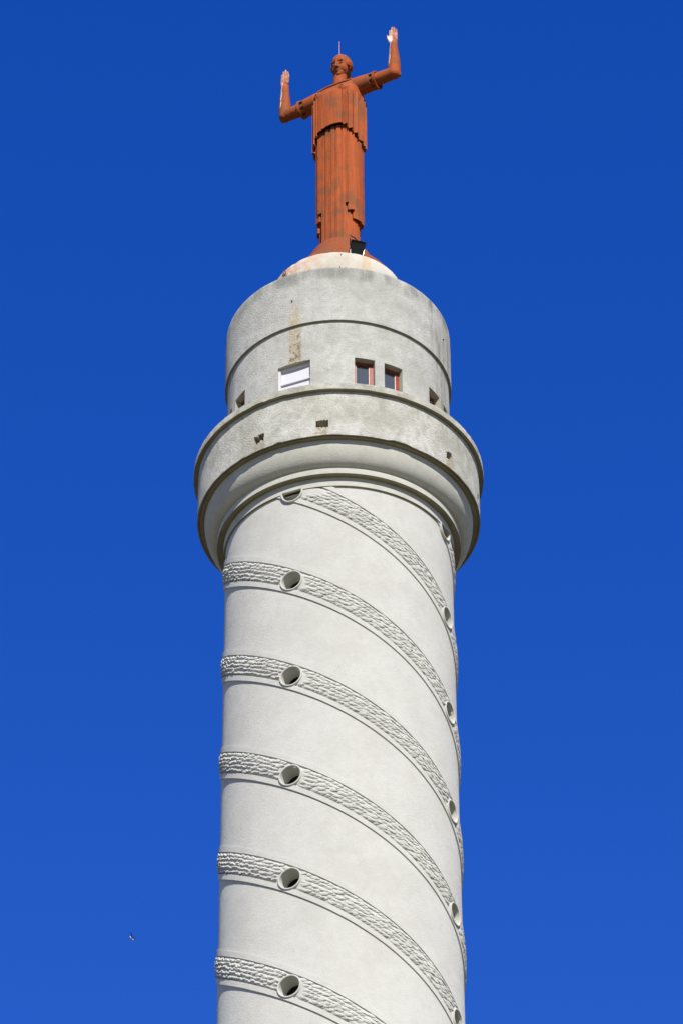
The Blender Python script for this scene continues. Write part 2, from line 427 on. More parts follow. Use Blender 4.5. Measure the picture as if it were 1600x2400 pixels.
# leaf meshes (three variants): relief leaf with raised midrib and a skirt that goes into the core
def leaf_mesh(var):
    rr = random.Random(var + 40); L, W = .235 + .02 * var, .044 + .004 * var
    o_ = [(0, 0), (.2, .72), (.48, 1.0), (.78, .6), (1.0, 0.0), (.78, -.6), (.48, -1.0), (.2, -.72)]
    hz = [.002, .009, .014, .018, .023, .018, .014, .009]
    V = [(x * L, y * W + rr.uniform(-.004, .004), h) for (x, y), h in zip(o_, hz)]
    V += [(.25 * L, 0, .019), (.62 * L, 0, .031)]
    V += [(x * L * .98, y * W * 1.04, -.045) for (x, y) in o_]
    Fc = [(0, 8, 1), (1, 8, 9, 2), (2, 9, 3), (3, 9, 4), (4, 9, 5), (5, 9, 6), (6, 9, 8, 7), (7, 8, 0)]
    for q in range(8): Fc.append((q, (q + 1) % 8, 10 + (q + 1) % 8, 10 + q))
    me = bpy.data.meshes.new('leaf'); me.from_pydata(V, [], Fc); me.materials.append(PL_GARL); me.update(); return me
LEAFM = [leaf_mesh(i) for i in range(3)]
cand = []
ZLOW = 44.5
garl = []
for k in range(4):
    def zline(A): return Z0 - PITCH * (A - A1 - 90 * k) / 90
    A_top = A1 + 90 * k - (64.75 - Z0) / PITCH * 90; A_bot = A1 + 90 * k + (Z0 - ZLOW) / PITCH * 90
    ds = .045; n = int((R_(A_bot - A_top) * R0 / CA) / ds)
    # core
    nv = 14; V, Fc, keep = [], [], []
    for i in range(n + 1):
        s = i * ds
        for j in range(nv + 1):
            v = -VH + 2 * VH * j / nv
            arc = R_(A_top) * R0 + s * CA + v * SA
            z = zline(A_top) + VC - s * SA + v * CA
            keep.append(not near_hole(arc, z, .268) and z < RB + .10)
            V.append(sp(arc, min(z, RB + .03), bulge(v) if abs(v) < VH - 1e-6 else -.01))
    for i in range(n):
        for j in range(nv):
            q = (i * (nv + 1) + j, (i + 1) * (nv + 1) + j, (i + 1) * (nv + 1) + j + 1, i * (nv + 1) + j + 1)
            if all(keep[x] for x in q): Fc.append(q)
    go = mesh_obj('garland', V, Fc, PL_GARL, tower, True); garl.append(go)
    # border strips
    for lo, hi in ((.275, .42), (-.41, -.268)):
        V, Fc, keep = [], [], []
        prof = [(lo, -.01), (lo + .004, .036)] + [(lo + (hi - lo) * q / 5, .036) for q in (1, 2, 3, 4)] + [(hi - .004, .036), (hi, -.01)]; pk = len(prof)
        P_ = []
        for i in range(n + 1):
            s = i * ds
            nz = noise.noise(Vector((s * 1.7, k * 9.1, lo * 30))) * .004
            for (v, h) in prof:
                arc = R_(A_top) * R0 + s * CA + v * SA; z = zline(A_top) + VC - s * SA + v * CA
                keep.append(not near_hole(arc, z, .268) and z < RB + .12)
                P_.append(sp(arc, min(z + nz, RB + .03), h))
        for i in range(n):
            for j in range(pk - 1):
                a, b = i * pk + j, (i + 1) * pk + j
                if not (keep[a] and keep[b] and keep[a + 1] and keep[b + 1]): continue
                q0 = len(V); V += [P_[a], P_[b], P_[b + 1], P_[a + 1]]; Fc.append((q0, q0 + 1, q0 + 2, q0 + 3))
        mesh_obj('border_strip', V, Fc, PL_SHAFT, go, False)
    # leaves
    rows = 5; pitch = .118
    for rw in range(rows):
        v0 = -VH + .036 + (2 * VH - .072) * rw / (rows - 1)
        s = (rw % 2) * pitch * .5 + .03
        while s < n * ds:
            rr = random.Random(int(s * 1000) + rw * 77 + k * 7919)
            v = v0 + rr.uniform(-.012, .012); ss = s + rr.uniform(-.018, .018); s += pitch
            arc = R_(A_top) * R0 + ss * CA + v * SA; z = zline(A_top) + VC - ss * SA + v * CA
            az = (math.degrees(arc / R0) + 180) % 360 - 180
            if abs(az) > 118 or z > RB - .12 or near_hole(arc, z, .285) : continue
            spl = (v / VH) * .10 + rr.uniform(-.13, .13)
            # tip must not enter a porthole ring or the mouldings
            ta = arc + .23 * (CA * math.cos(spl) + SA * math.sin(-spl)); tz = z + .23 * (-SA * math.cos(spl) + CA * math.sin(-spl))
            if near_hole(ta, tz, .29) or tz > RB - .03: continue
            P = sp(arc, z, bulge(v) - .012)
            nrm = cyl(az, 1, 0); tan = cyl(az + 90, 1, 0); upv = Vector((0, 0, 1))
            sl = -.040 * (v / VH) / max(.35, math.sqrt(max(1e-3, 1 - (v / VH) ** 2))) / VH        # slope of the bulge
            T = tan * CA - upv * SA; B = tan * SA + upv * CA
            Nn = (nrm - B * max(-.9, min(.9, sl))).normalized()
            B2 = Nn.cross(T).normalized(); T2 = B2.cross(Nn).normalized()
            ld = (T2 * math.cos(spl) - B2 * math.sin(spl)); ld = (ld + Nn * .08).normalized()
            if v < 0 and False: pass
            bd = Nn.cross(ld).normalized(); nd = ld.cross(bd).normalized()
            sc = rr.uniform(.88, 1.1)
            Mx = Matrix((ld * sc, bd * sc * rr.uniform(.92, 1.1), nd * sc)).transposed().to_4x4(); Mx.translation = P
            vd = (CAM - P).normalized(); facing = vd.dot(nd)
            cand.append((max(0.0, facing) / (CAM - P).length ** 2, k, rr.randrange(3), Mx))
def in_view(Mx):
    v = Mx.translation - CAM; d = v.dot(FW); y = 1200 - F_PX * v.dot(UP) / d
    return 0 < y < 2400
order = sorted(range(len(cand)), key=lambda i: -cand[i][0] * (1 if in_view(cand[i][3]) else 0))
chosen = set(order[:300])
rest = {0: ([], []), 1: ([], []), 2: ([], []), 3: ([], [])}
for i, (sc, k, var, Mx) in enumerate(cand):
    if i in chosen:
        o = bpy.data.objects.new('leaf', LEAFM[var]); COL.objects.link(o); o.parent = garl[k]; o.matrix_world = Mx
    else:
        V, Fc = rest[k]; b = len(V)
        V += [Mx @ v.co for v in LEAFM[var].vertices]; Fc += [tuple(b + q for q in p.vertices) for p in LEAFM[var].polygons]
for k in range(4):
    o = mesh_obj('carved_leaves', rest[k][0], rest[k][1], PL_GARL, garl[k], False); o['kind'] = 'stuff'

# --- mouldings under the gallery
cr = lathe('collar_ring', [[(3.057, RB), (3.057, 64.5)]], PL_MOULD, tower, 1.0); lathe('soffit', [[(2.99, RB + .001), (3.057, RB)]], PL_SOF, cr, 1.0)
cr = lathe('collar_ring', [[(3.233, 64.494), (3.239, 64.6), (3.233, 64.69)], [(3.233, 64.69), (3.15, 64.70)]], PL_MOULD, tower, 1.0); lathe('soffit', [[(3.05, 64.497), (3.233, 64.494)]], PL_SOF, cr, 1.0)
ov = [(3.19 + .39 * math.sin(t * PI / 32), 65.345 - .66 * math.cos(t * PI / 32)) for t in range(17)]
lathe('ovolo_moulding', [ov], PL_MOULD, tower, 1.0)
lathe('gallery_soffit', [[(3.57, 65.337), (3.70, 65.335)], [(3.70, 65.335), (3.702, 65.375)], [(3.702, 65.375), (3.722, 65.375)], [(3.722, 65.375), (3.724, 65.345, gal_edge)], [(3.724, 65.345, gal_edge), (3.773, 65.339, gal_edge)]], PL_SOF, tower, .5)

# --- gallery wall with outlets
drains = [(-36.0, -31.0, 65.615, 65.855, .42, 1.4), (-9.0, -4.0, 65.615, 65.855, .42, 1.1), (48.5, 52.5, 65.615, 65.855, .42, 1.4), (77.5, 81.5, 65.615, 65.855, .42, 1.4)]
wall('gallery_wall', 3.773, 65.339, 66.825, drains, PL_GAL, tower, .5, gal_edge, None, (65.4, 65.55, 65.7, 65.78, 65.91, 66.4), PL_REV)
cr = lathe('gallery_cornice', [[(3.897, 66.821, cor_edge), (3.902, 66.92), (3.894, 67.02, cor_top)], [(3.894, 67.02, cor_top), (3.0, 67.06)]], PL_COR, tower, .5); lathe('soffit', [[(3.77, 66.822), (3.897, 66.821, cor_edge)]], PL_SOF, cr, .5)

# --- drum with windows
WB, WT = 67.42, 68.69
wins = []
for c0 in (-68.6, 21.4, 66.6): wins += [(c0 - 13.0, c0 - 2.6), (c0 + 2.6, c0 + 13.0)]
opens = [(a, b, WB, WT, .185, 0) for a, b in wins] + [(-32.1, -14.1, WB, 68.675, .13, 0)]
wall('drum_wall', 3.03, 67.0, 69.99, opens, PL_DRUM, tower, 1.0, None, None, (), PL_REV)
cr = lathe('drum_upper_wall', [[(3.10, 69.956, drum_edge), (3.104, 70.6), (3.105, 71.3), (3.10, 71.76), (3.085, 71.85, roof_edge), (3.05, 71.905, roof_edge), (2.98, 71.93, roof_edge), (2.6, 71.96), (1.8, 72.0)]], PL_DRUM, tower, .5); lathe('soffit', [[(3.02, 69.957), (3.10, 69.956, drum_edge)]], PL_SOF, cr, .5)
lathe('lantern_base', [[(1.82, 71.9), (1.826, 73.0), (1.82, 73.60, cream_edge), (1.79, 73.64, cream_edge), (1.74, 73.645), (0.0, 73.66)]], PL_CREAM, tower, 1.0)

def boxbm(bm, lo, hi, M4=None, bev=0.0):
    vs = [Vector((x, y, z)) for z in (lo[2], hi[2]) for y in (lo[1], hi[1]) for x in (lo[0], hi[0])]
    if M4 is not None: vs = [M4 @ v for v in vs]
    b = [bm.verts.new(v) for v in vs]
    fs = [bm.faces.new([b[i] for i in q]) for q in ((0, 2, 3, 1), (4, 5, 7, 6), (0, 1, 5, 4), (2, 6, 7, 3), (0, 4, 6, 2), (1, 3, 7, 5))]
    if bev: bmesh.ops.bevel(bm, geom=list({e for f in fs for e in f.edges}), offset=bev, segments=2, affect='EDGES')
def wframe(az, rin):      # local frame: x to viewer right along the wall, y outward, z up
    Mx = Matrix((cyl(az + 90, 1, 0), cyl(az, 1, 0), Vector((0, 0, 1)))).transposed().to_4x4(); Mx.translation = cyl(az, rin, zc(0)); return Mx
for a, b in wins:
    ac = (a + b) / 2; hw = math.sin(R_((b - a) / 2)) * 3.03; base = 3.03 * math.cos(R_((b - a) / 2)) - .175
    Mx = wframe(ac, base)
    bm = bmesh.new()
    boxbm(bm, (-hw, -.06, WB), (-hw + .075, 0, WT), Mx); boxbm(bm, (hw - .105, -.06, WB), (hw, .0, WT), Mx)
    boxbm(bm, (-hw + .075, -.06, WT - .085), (hw - .105, -.002, WT), Mx); boxbm(bm, (-hw + .075, -.06, WB), (hw - .105, -.002, WB + .09), Mx)
    wo = bm_obj('window', bm, RED, tower); 
    bm = bmesh.new(); boxbm(bm, (-hw + .075, -.055, WB + .09), (hw - .105, -.04, WT - .085), Mx); bm_obj('pane', bm, GLASS, wo)
    bm = bmesh.new()
    boxbm(bm, (hw - .122, -.0395, WB + .09), (hw - .105, -.012, WT - .105), Mx); boxbm(bm, (-hw + .075, -.0395, WB + .09), (-hw + .087, -.018, WT - .1), Mx); bm_obj('putty_bead', bm, PUTTY, wo)
# wide white window with a half-lowered shutter
ac = -23.1; hw = math.sin(R_(9.0)) * 3.03; base = 3.03 * math.cos(R_(9.0)) - .115; Mx = wframe(ac, base); T_ = 68.675
bm = bmesh.new()
boxbm(bm, (-hw, -.06, WB), (-hw + .06, .05, T_), Mx); boxbm(bm, (hw - .035, -.06, WB), (hw, .05, T_), Mx); boxbm(bm, (-hw + .06, -.06, T_ - .075), (hw - .035, .03, T_), Mx)
wo = bm_obj('window', bm, WHITE, tower); wo['label'] = 'wide white-framed window with white shutter'
bm = bmesh.new(); boxbm(bm, (-hw + .06, -.055, 68.19), (hw - .035, -.03, T_ - .075), Mx); bm_obj('shutter', bm, WHITE, wo)
bm = bmesh.new(); boxbm(bm, (-hw + .06, -.055, 68.125), (hw - .035, .02, 68.19), Mx); bm_obj('rail', bm, WHITE, wo)
bm = bmesh.new(); boxbm(bm, (-hw + .06, -.058, WB + .01), (hw - .035, -.045, 68.125), Mx); bm_obj('pane', bm, simple('shaded_blind', (.35, .36, .37), .4, .5), wo)
bm = bmesh.new(); boxbm(bm, (-hw + .061, -.044, WB), (hw - .036, .012, 68.04), Mx); bm_obj('sill_panel', bm, WHITE, wo)

# --- small fixings on the drum
def rod(bm, pts, rad, seg=8):
    rings_ = []
    for i, p in enumerate(pts):
        p = Vector(p); d = (Vector(pts[min(i + 1, len(pts) - 1)]) - Vector(pts[max(i - 1, 0)])).normalized()
        u = d.orthogonal().normalized(); v = d.cross(u); r = rad[i] if isinstance(rad, (list, tuple)) else rad
        rings_.append([bm.verts.new(p + u * (r * math.cos(2 * PI * q / seg)) + v * (r * math.sin(2 * PI * q / seg))) for q in range(seg)])
    for a, b in zip(rings_[:-1], rings_[1:]):
        # match ring start to reduce twist
        off = min(range(seg), key=lambda s: (a[0].co - b[s].co).length)
        for q in range(seg): bm.faces.new((a[q], a[(q + 1) % seg], b[(q + 1 + off) % seg], b[(q + off) % seg]))
    bm.faces.new(rings_[0][::-1]); bm.faces.new(rings_[-1])
for a_, z_ in ((-23.3, 70.85), (67.0, 70.9)):
    bm = bmesh.new(); rod(bm, [cyl(a_, 3.05, zc(z_)), cyl(a_, 3.135, zc(z_) - .01)], .022); bm_obj('outlet_pipe', bm, DIRTY, tower, True, 40)
for a_, hgt in ((-53.5, .20), (-50.5, .12)):
    bm = bmesh.new(); p = cyl(a_, 1.83, zc(73.2)); rod(bm, [cyl(a_, 1.78, zc(73.3)), p + Vector((0, 0, .1)), p + Vector((-.03, -.02, .12 + hgt)), p + Vector((-.04, 0, .22 + hgt))], .012, 6); bm_obj('anchor_rod', bm, DIRTY, tower)
for a_, z_ in ((2.0, 73.05), (7.0, 73.03), (3.0, 73.52), (-42, 73.0)):
    bm = bmesh.new(); rod(bm, [cyl(a_, 1.80, zc(z_)), cyl(a_, 1.85, zc(z_))], .014, 6); bm_obj('anchor_bolt', bm, DIRTY, tower)

# ------------------------------------------------------------------ statue (local: x to viewer right, -y is the figure's front)
ZB = 73.65
statue = empty('statue', (0.07, 0, zc(ZB))); statue.rotation_euler = (0, 0, R_(-29))
tag(statue, 'rust-orange metal statue of a robed figure with both forearms raised, on top of the tower', 'statue')
def S(s, f, z): return Vector((s, -f, z - ZB))

# domed base
dome = [(1.60, 73.66), (1.58, 73.84), (1.47, 74.06), (1.3, 74.27), (1.15, 74.46), (1.03, 74.62), (.97, 74.72), (.93, 74.82), (.86, 74.98), (.78, 75.12), (.70, 75.24), (.60, 75.33), (.45, 75.38), (.2, 75.40), (0.0, 75.40)]
V, Fc = [], []; n = 72
for i in range(n):
    a = 2 * PI * i / n
    for r, z in dome: V.append((r * math.cos(a), r * math.sin(a), z - ZB))
k = len(dome)
for i in range(n):
    j = (i + 1) % n
    for q in range(k - 1): Fc.append((i * k + q, j * k + q, j * k + q + 1, i * k + q + 1))
mesh_obj('domed_base', V, Fc, RUST_PLAIN, statue, True, 50)

# garments made of pleats: every pleat is a thick panel with its own hem height
def se(phi, a, b, n):       # superellipse radius at angle phi (0 = front, + towards viewer right)
    s, c = abs(math.sin(phi)), abs(math.cos(phi))
    return 1.0 / ((s / a) ** n + (c / b) ** n) ** (1 / n)
def pleats(bm, spans, a, b, n, ztop, thick, flare=0.0):
    """spans: (phi0, phi1, hem, r0, r1): radial offset runs r0 -> r1 across the pleat"""
    for p0, p1, hem, r0, r1, *tk in spans:
        m_ = max(1, int(abs(p1 - p0) / 4)); cols = []
        for i in range(m_ + 1):
            t = i / m_; ph = R_(p0 + (p1 - p0) * t); off = r0 + (r1 - r0) * t
            ro = se(ph, a, b, n) + off; ri = ro - (tk[0] if tk else thick)
            col = []
            for r, z in ((ro + flare, hem), (ro, ztop), (ri, ztop), (ri, hem + .0)):
                col.append(bm.verts.new(S(r * math.sin(ph), r * math.cos(ph), z)))
            cols.append(col)
        for A, B in zip(cols[:-1], cols[1:]):
            for q in range(4): bm.faces.new((A[q], B[q], B[(q + 1) % 4], A[(q + 1) % 4]))
        bm.faces.new(cols[0][::-1]); bm.faces.new(cols[-1])
rr = random.Random(3)
# under-skirt
sp_ = []; ph = -180.0
while ph < 179.9:
    w_ = min(rr.choice((10, 12, 13, 15)), 180 - ph)
    o_ = rr.uniform(0, .018)
    sp_.append((ph, ph + w_, 75.0, o_, o_ + rr.choice((-.022, .024, .03)))); ph += w_
bm = bmesh.new(); pleats(bm, sp_, .545, .455, 2.3, 79.6, .12); bm_obj('underskirt', bm, RUST, statue, True, 25)
# outer skirt: open over the front, stepped hem falling towards both sides
front = [(-34, -28), (-28, -18), (-18, -10), (-10, 2), (2, 13), (13, 20), (20, 31), (31, 37), (37, 44)]
steps_r = [(44, 51, 76.70), (51, 66, 76.44), (66, 92, 76.16), (92, 112, 76.2), (112, 130, 76.3), (130, 150, 76.1), (150, 180, 76.2)]
steps_l = [(-46, -34, 76.60), (-62, -46, 76.35), (-82, -62, 76.05), (-104, -82, 75.85), (-125, -104, 76.2), (-150, -125, 76.1), (-180, -150, 76.2)]
sp2 = []
for i, (p0, p1, h) in enumerate(steps_r): sp2.append((p0, p1, h, -.022, .050, .12 if p0 > 80 else .03))
for i, (p0, p1, h) in enumerate(steps_l): sp2.append((p0, p1, h, .040, -.018, .10 if p0 < -60 else .035))
for i, (p0, p1) in enumerate(front): sp2.append((p0, p1, 75.02, -.046 if i % 2 else -.008, -.038 if i % 2 else -.016))
bm = bmesh.new(); pleats(bm, sp2, .655, .54, 2.3, 79.8, .03); bm_obj('skirt', bm, RUST, statue, True, 25)
# tunic
sp_ = []
fr = [(-36, -24, 79.80), (-24, -12, 79.84), (-12, 0, 79.865), (0, 12, 79.875), (12, 24, 79.87), (24, 35, 79.86)]
for p0, p1, h in fr: sp_.append((p0, p1, h - .07, .0, .0))
tr = [(35, 46, 79.80, 1), (46, 58, 79.66, 1), (58, 72, 79.54, 1), (72, 92, 79.40, 1), (94, 112, 79.34, 2), (112, 130, 79.45, 2), (130, 155, 79.5, 2), (155, 180, 79.5, 2)]
tl = [(-46, -36, 79.68, 1), (-60, -46, 79.46, 1), (-76, -60, 79.30, 2), (-94, -76, 79.20, 2), (-112, -94, 79.3, 2), (-130, -112, 79.45, 2), (-155, -130, 79.5, 2), (-180, -155, 79.5, 2)]
for sg_, lst in ((1, tr), (-1, tl)):
    for p0, p1, h, nf in lst:                  # each pleat carries V-shaped flutes
        for q in range(nf):
            a0 = p0 + (p1 - p0) * q / nf; a2 = p0 + (p1 - p0) * (q + 1) / nf; a1_ = a0 + (a2 - a0) * .4; tk_ = .13 if abs(a0) > 72 else .035
            sp_.append((a0, a1_, h - .07, .035, -.04, tk_)); sp_.append((a1_, a2, h - .07, -.04, .035, tk_))
bm = bmesh.new(); pleats(bm, sp_, .745, .645, 2.5, 81.14, .035); bm_obj('tunic_hem', bm, RUST, statue, True, 25)

# closed solids for voxel fusing
def tube(bm, pts, rad, seg=20, flat=None):
    """round-ended tapered tube; rad entries r or (rx, ry)"""
    P = [Vector(p) for p in pts]; rd = [(r, r) if not isinstance(r, tuple) else r for r in rad]
    d0 = (P[1] - P[0]).normalized(); d1 = (P[-1] - P[-2]).normalized()
    full, fr_ = [], []
    for t in (90, 65, 40, 18): full.append(P[0] - d0 * (max(rd[0]) * math.sin(R_(t)) * .9)); fr_.append((rd[0][0] * max(.02, math.cos(R_(t))), rd[0][1] * max(.02, math.cos(R_(t)))))
    for p, r in zip(P, rd): full.append(p); fr_.append(r)
    for t in (18, 40, 65, 90): full.append(P[-1] + d1 * (max(rd[-1]) * math.sin(R_(t)) * .9)); fr_.append((rd[-1][0] * max(.02, math.cos(R_(t))), rd[-1][1] * max(.02, math.cos(R_(t)))))
    rings_ = []
    for i, p in enumerate(full):
        d = (full[min(i + 1, len(full) - 1)] - full[max(i - 1, 0)]).normalized()
        ref = Vector((0, 1, 0)) if abs(d.y) < .9 else Vector((0, 0, 1))
        u = ref.cross(d).normalized(); v = d.cross(u).normalized()
        rings_.append([bm.verts.new(p + u * (fr_[i][0] * math.cos(2 * PI * q / seg)) + v * (fr_[i][1] * math.sin(2 * PI * q / seg))) for q in range(seg)])
    for a, b in zip(rings_[:-1], rings_[1:]):
        for q in range(seg): bm.faces.new((a[q], a[(q + 1) % seg], b[(q + 1) % seg], b[q]))
    bm.faces.new(rings_[0][::-1]); bm.faces.new(rings_[-1])
def ell(bm, c, r, rot=None):
    Mx = Matrix.Translation(Vector(c)) @ (rot.to_4x4() if rot else Matrix.Identity(4)) @ Matrix.Diagonal((*r, 1))
    bmesh.ops.create_uvsphere(bm, u_segments=24, v_segments=16, radius=1.0, matrix=Mx)
def fuse(name, bm, voxel, mat, parent, smooth_it=3, post=None):
    me = bpy.data.meshes.new(name); bmesh.ops.recalc_face_normals(bm, faces=bm.faces); bm.to_mesh(me); bm.free()
    o = bpy.data.objects.new(name, me); COL.objects.link(o)
    md = o.modifiers.new('fuse', 'REMESH'); md.mode = 'VOXEL'; md.voxel_size = voxel
    if smooth_it:
        m2 = o.modifiers.new('soft', 'SMOOTH'); m2.factor = .5; m2.iterations = smooth_it
    dg = bpy.context.evaluated_depsgraph_get(); dg.update()
    ne = bpy.data.meshes.new_from_object(o.evaluated_get(dg)); o.modifiers.clear(); o.data = ne; bpy.data.meshes.remove(me)
    ne.name = name; ne.materials.clear(); ne.materials.append(mat)
    if post:
        for v in ne.vertices: v.co = post(v.co.copy())
    ne.polygons.foreach_set('use_smooth', [True] * len(ne.polygons)); ne.update(); o.parent = parent
    return o

# the figure: head, neck, arms and hands in one continuous skin
bm = bmesh.new()
HT = Matrix.Rotation(R_(1), 3, 'Z') @ Matrix.Rotation(R_(19), 3, 'X')            # head turned a little back towards the viewer
HC = (0.075, .02, 82.70); HS = 1.07
def H(s, f, z):                                   # head-local point
    v = HT @ Vector((s, -f, z)) * HS; return S(HC[0], HC[1], HC[2]) + v
tube(bm, [S(.01, -.02, 81.45), S(.01, -.01, 81.9), S(.02, -.02, 82.55)], [.30, .205, .20])
hr = HT
ell(bm, H(0, -.02, .04), (.26, .31, .365), hr)               # skull
ell(bm, H(0, .09, -.10), (.222, .225, .285), hr)               # face
ell(bm, H(0, .15, -.26), (.145, .15, .125), hr)               # jaw
ell(bm, H(0, .245, -.315), (.075, .07, .06), hr)               # chin
for sgn in (-1, 1):
    ell(bm, H(.125 * sgn, .145, -.12), (.085, .12, .15), hr)   # cheek
    ell(bm, H(.10 * sgn, .222, .092), (.088, .040, .020), HT @ Matrix.Rotation(R_(-16 * sgn), 3, 'Z'))  # brow
    ell(bm, H(.25 * sgn, -.03, -.06), (.035, .07, .10), hr)   # ear
    ell(bm, H(.105 * sgn, .228, .012), (.062, .055, .036), hr)   # eyeball
tube(bm, [H(0, .275, .09), H(0, .312, -.03), H(0, .338, -.105)], [.026, .034, .044], 12)
ell(bm, H(-.035, .315, -.115), (.03, .035, .026), hr); ell(bm, H(.035, .315, -.115), (.03, .035, .026), hr)
ell(bm, H(0, .292, -.196), (.052, .035, .017), hr); ell(bm, H(0, .288, -.228), (.046, .036, .019), hr)
ZA = 81.61
for sg in (-1, 1):
    tube(bm, [S(.25 * sg, -.02, ZA - .02), S(.7 * sg, 0, ZA), S(1.3 * sg, 0, ZA), S(1.66 * sg, .0, ZA - .005), S(1.80 * sg, .0, ZA)], [.26, .235, .205, .19, .185])
    tube(bm, [S(1.825 * sg, 0, ZA - .04), S(1.83 * sg, .0, ZA + .28), S(1.835 * sg, .01, ZA + .6), S(1.83 * sg, .01, ZA + .95), S(1.83 * sg, .01, ZA + 1.22)], [.185, .188, .165, .130, (.118, .095)])
    ell(bm, S(1.93 * sg, -.05, ZA - .07), (.09, .1, .1))       # point of the elbow
    # hand
    hx, hz = 1.83 * sg, ZA + 1.22
    tube(bm, [S(hx, .01, hz - .02), S(hx, .015, hz + .12), S(hx, .02, hz + .26)], [(.112, .075), (.138, .062), (.134, .050)])
    ell(bm, S(hx - .085 * sg, .055, hz + .10), (.06, .05, .10))   # ball of the thumb
    ell(bm, S(hx + .085 * sg, .045, hz + .11), (.045, .04, .11))
    for q, (ox, tip, r_) in enumerate(((-.108, .585, .036), (-.036, .685, .038), (.037, .65, .037), (.107, .54, .032))):
        x_ = hx + ox * sg
        tube(bm, [S(x_, .02, hz + .24), S(x_ - .004 * sg, .005, hz + .24 + (tip - .24) * .45), S(hx + ox * sg * .93, .03, hz + tip - r_)], [r_, r_ * .96, r_ * .80], 12)
    th = (.180, .35) if sg > 0 else (.150, .32)
    tube(bm, [S(hx - .105 * sg, .04, hz + .10), S(hx - (th[0] - .03) * sg, .06, hz + .22), S(hx - th[0] * sg, .06, hz + th[1])], [.045, .042, .030], 12)
ell(bm, S(0, -.02, 81.3), (.55, .3, .45))
eyeL, eyeR = H(-.108, .27, .02), H(.108, .27, .02)
fwd = HT @ Vector((0, -1, 0))
HI = HT.inverted()
def carve(v):
    for sgn in (-1, 1):
        e = H(.105 * sgn, .275, .062); d = HI @ (v - e)
        q = (d.x / .095) ** 2 + (d.y / .12) ** 2 + (d.z / .042) ** 2
        if q < 4: v = v - fwd * (.050 * math.exp(-q * 1.1))
        e = H(.105 * sgn, .265, -.045); d = HI @ (v - e); q = (d.x / .08) ** 2 + (d.y / .1) ** 2 + (d.z / .022) ** 2
        if q < 4: v = v - fwd * (.016 * math.exp(-q * 1.1))
        e = H(.03 * sgn, .36, -.14); d = HI @ (v - e); q = (d.x / .018) ** 2 + (d.y / .04) ** 2 + (d.z / .018) ** 2
        if q < 4: v = v + Vector((0, 0, .022 * math.exp(-q)))
    e = H(0, .315, -.211); d = HI @ (v - e); q = (d.x / .045) ** 2 + (d.y / .06) ** 2 + (d.z / .010) ** 2
    if q < 4: v = v - fwd * (.014 * math.exp(-q))
    return v
fig = fuse('figure', bm, .013, RUST, statue, 2, carve)
# hair: helmet-like cap ending in a thick roll beside the ears and at the nape
bm = bmesh.new()
ell(bm, H(0, -.085, .075), (.305, .335, .350), hr)
ell(bm, H(0, -.10, .02), (.318, .31, .24), hr)
for sgn in (-1, 1): ell(bm, H(.235 * sgn, -.05, .02), (.085, .17, .16), hr)
ell(bm, H(0, -.17, -.14), (.235, .17, .22), hr)
def hairwave(v):
    n_ = noise.noise(Vector((v.x * 6, v.y * 6, v.z * 22))); v = v + (v - S(*HC)).normalized() * (n_ * .012)
    q = (HI @ (v - S(*HC))) / HS
    rim = -.085 + .10 * max(0.0, -q.y)                     # the rim rises towards the temples
    if q.z < rim and abs(q.x) + max(0, -q.y) > .0 and q.y < .30:
        wide = math.hypot(q.x, q.y - .08)
        if wide > .20: q.z = rim + (q.z - rim) * .04
    return S(*HC) + HT @ (q * HS)
hair = fuse('hair', bm, .016, RUST, statue, 1, hairwave)
# tunic top: chest, shoulders, breasts
bm = bmesh.new()
lev = [(80.6, .66, .55, 2.5), (81.0, .738, .622, 2.5), (81.16, .744, .625, 2.6), (81.35, .72, .565, 2.8), (81.55, .66, .44, 3.2), (81.70, .585, .31, 3.6), (81.79, .54, .24, 4.0), (81.80, .50, .18, 4.0)]
ringv = []
for z, a, b, n_ in lev:
    ringv.append([bm.verts.new(S(se(2 * PI * q / 72, a, b, n_) * math.sin(2 * PI * q / 72), se(2 * PI * q / 72, a, b, n_) * math.cos(2 * PI * q / 72), z)) for q in range(72)])
for A, B in zip(ringv[:-1], ringv[1:]):
    for q in range(72): bm.faces.new((A[q], A[(q + 1) % 72], B[(q + 1) % 72], B[q]))
bm.faces.new(ringv[0][::-1]); bm.faces.new(ringv[-1])
for sg in (-1, 1):
    ell(bm, S(.39 * sg, .45, 81.25), (.19, .165, .17)); ell(bm, S(.42 * sg, .605, 81.29), (.034, .04, .034))
    tube(bm, [S(.45 * sg, .02, ZA + .0), S(.75 * sg, .01, ZA - .01), S(1.05 * sg, 0, ZA - .015)], [(.30, .285), (.285, .295), (.262, .28)], 28)
def trim(v):
    if abs(v.x) > 1.10: v.x = math.copysign(1.10 + (abs(v.x) - 1.10) * .03, v.x)
    return v
tun = fuse('tunic', bm, .02, RUST, statue, 2, trim)
# straight neckline rim
bm = bmesh.new(); rod(bm, [S(-.56, .26, 81.745), S(-.2, .295, 81.755), S(.2, .295, 81.755), S(.56, .26, 81.745)], .042, 10); bm_obj('neckline_rim', bm, RUST, statue, True, 50)
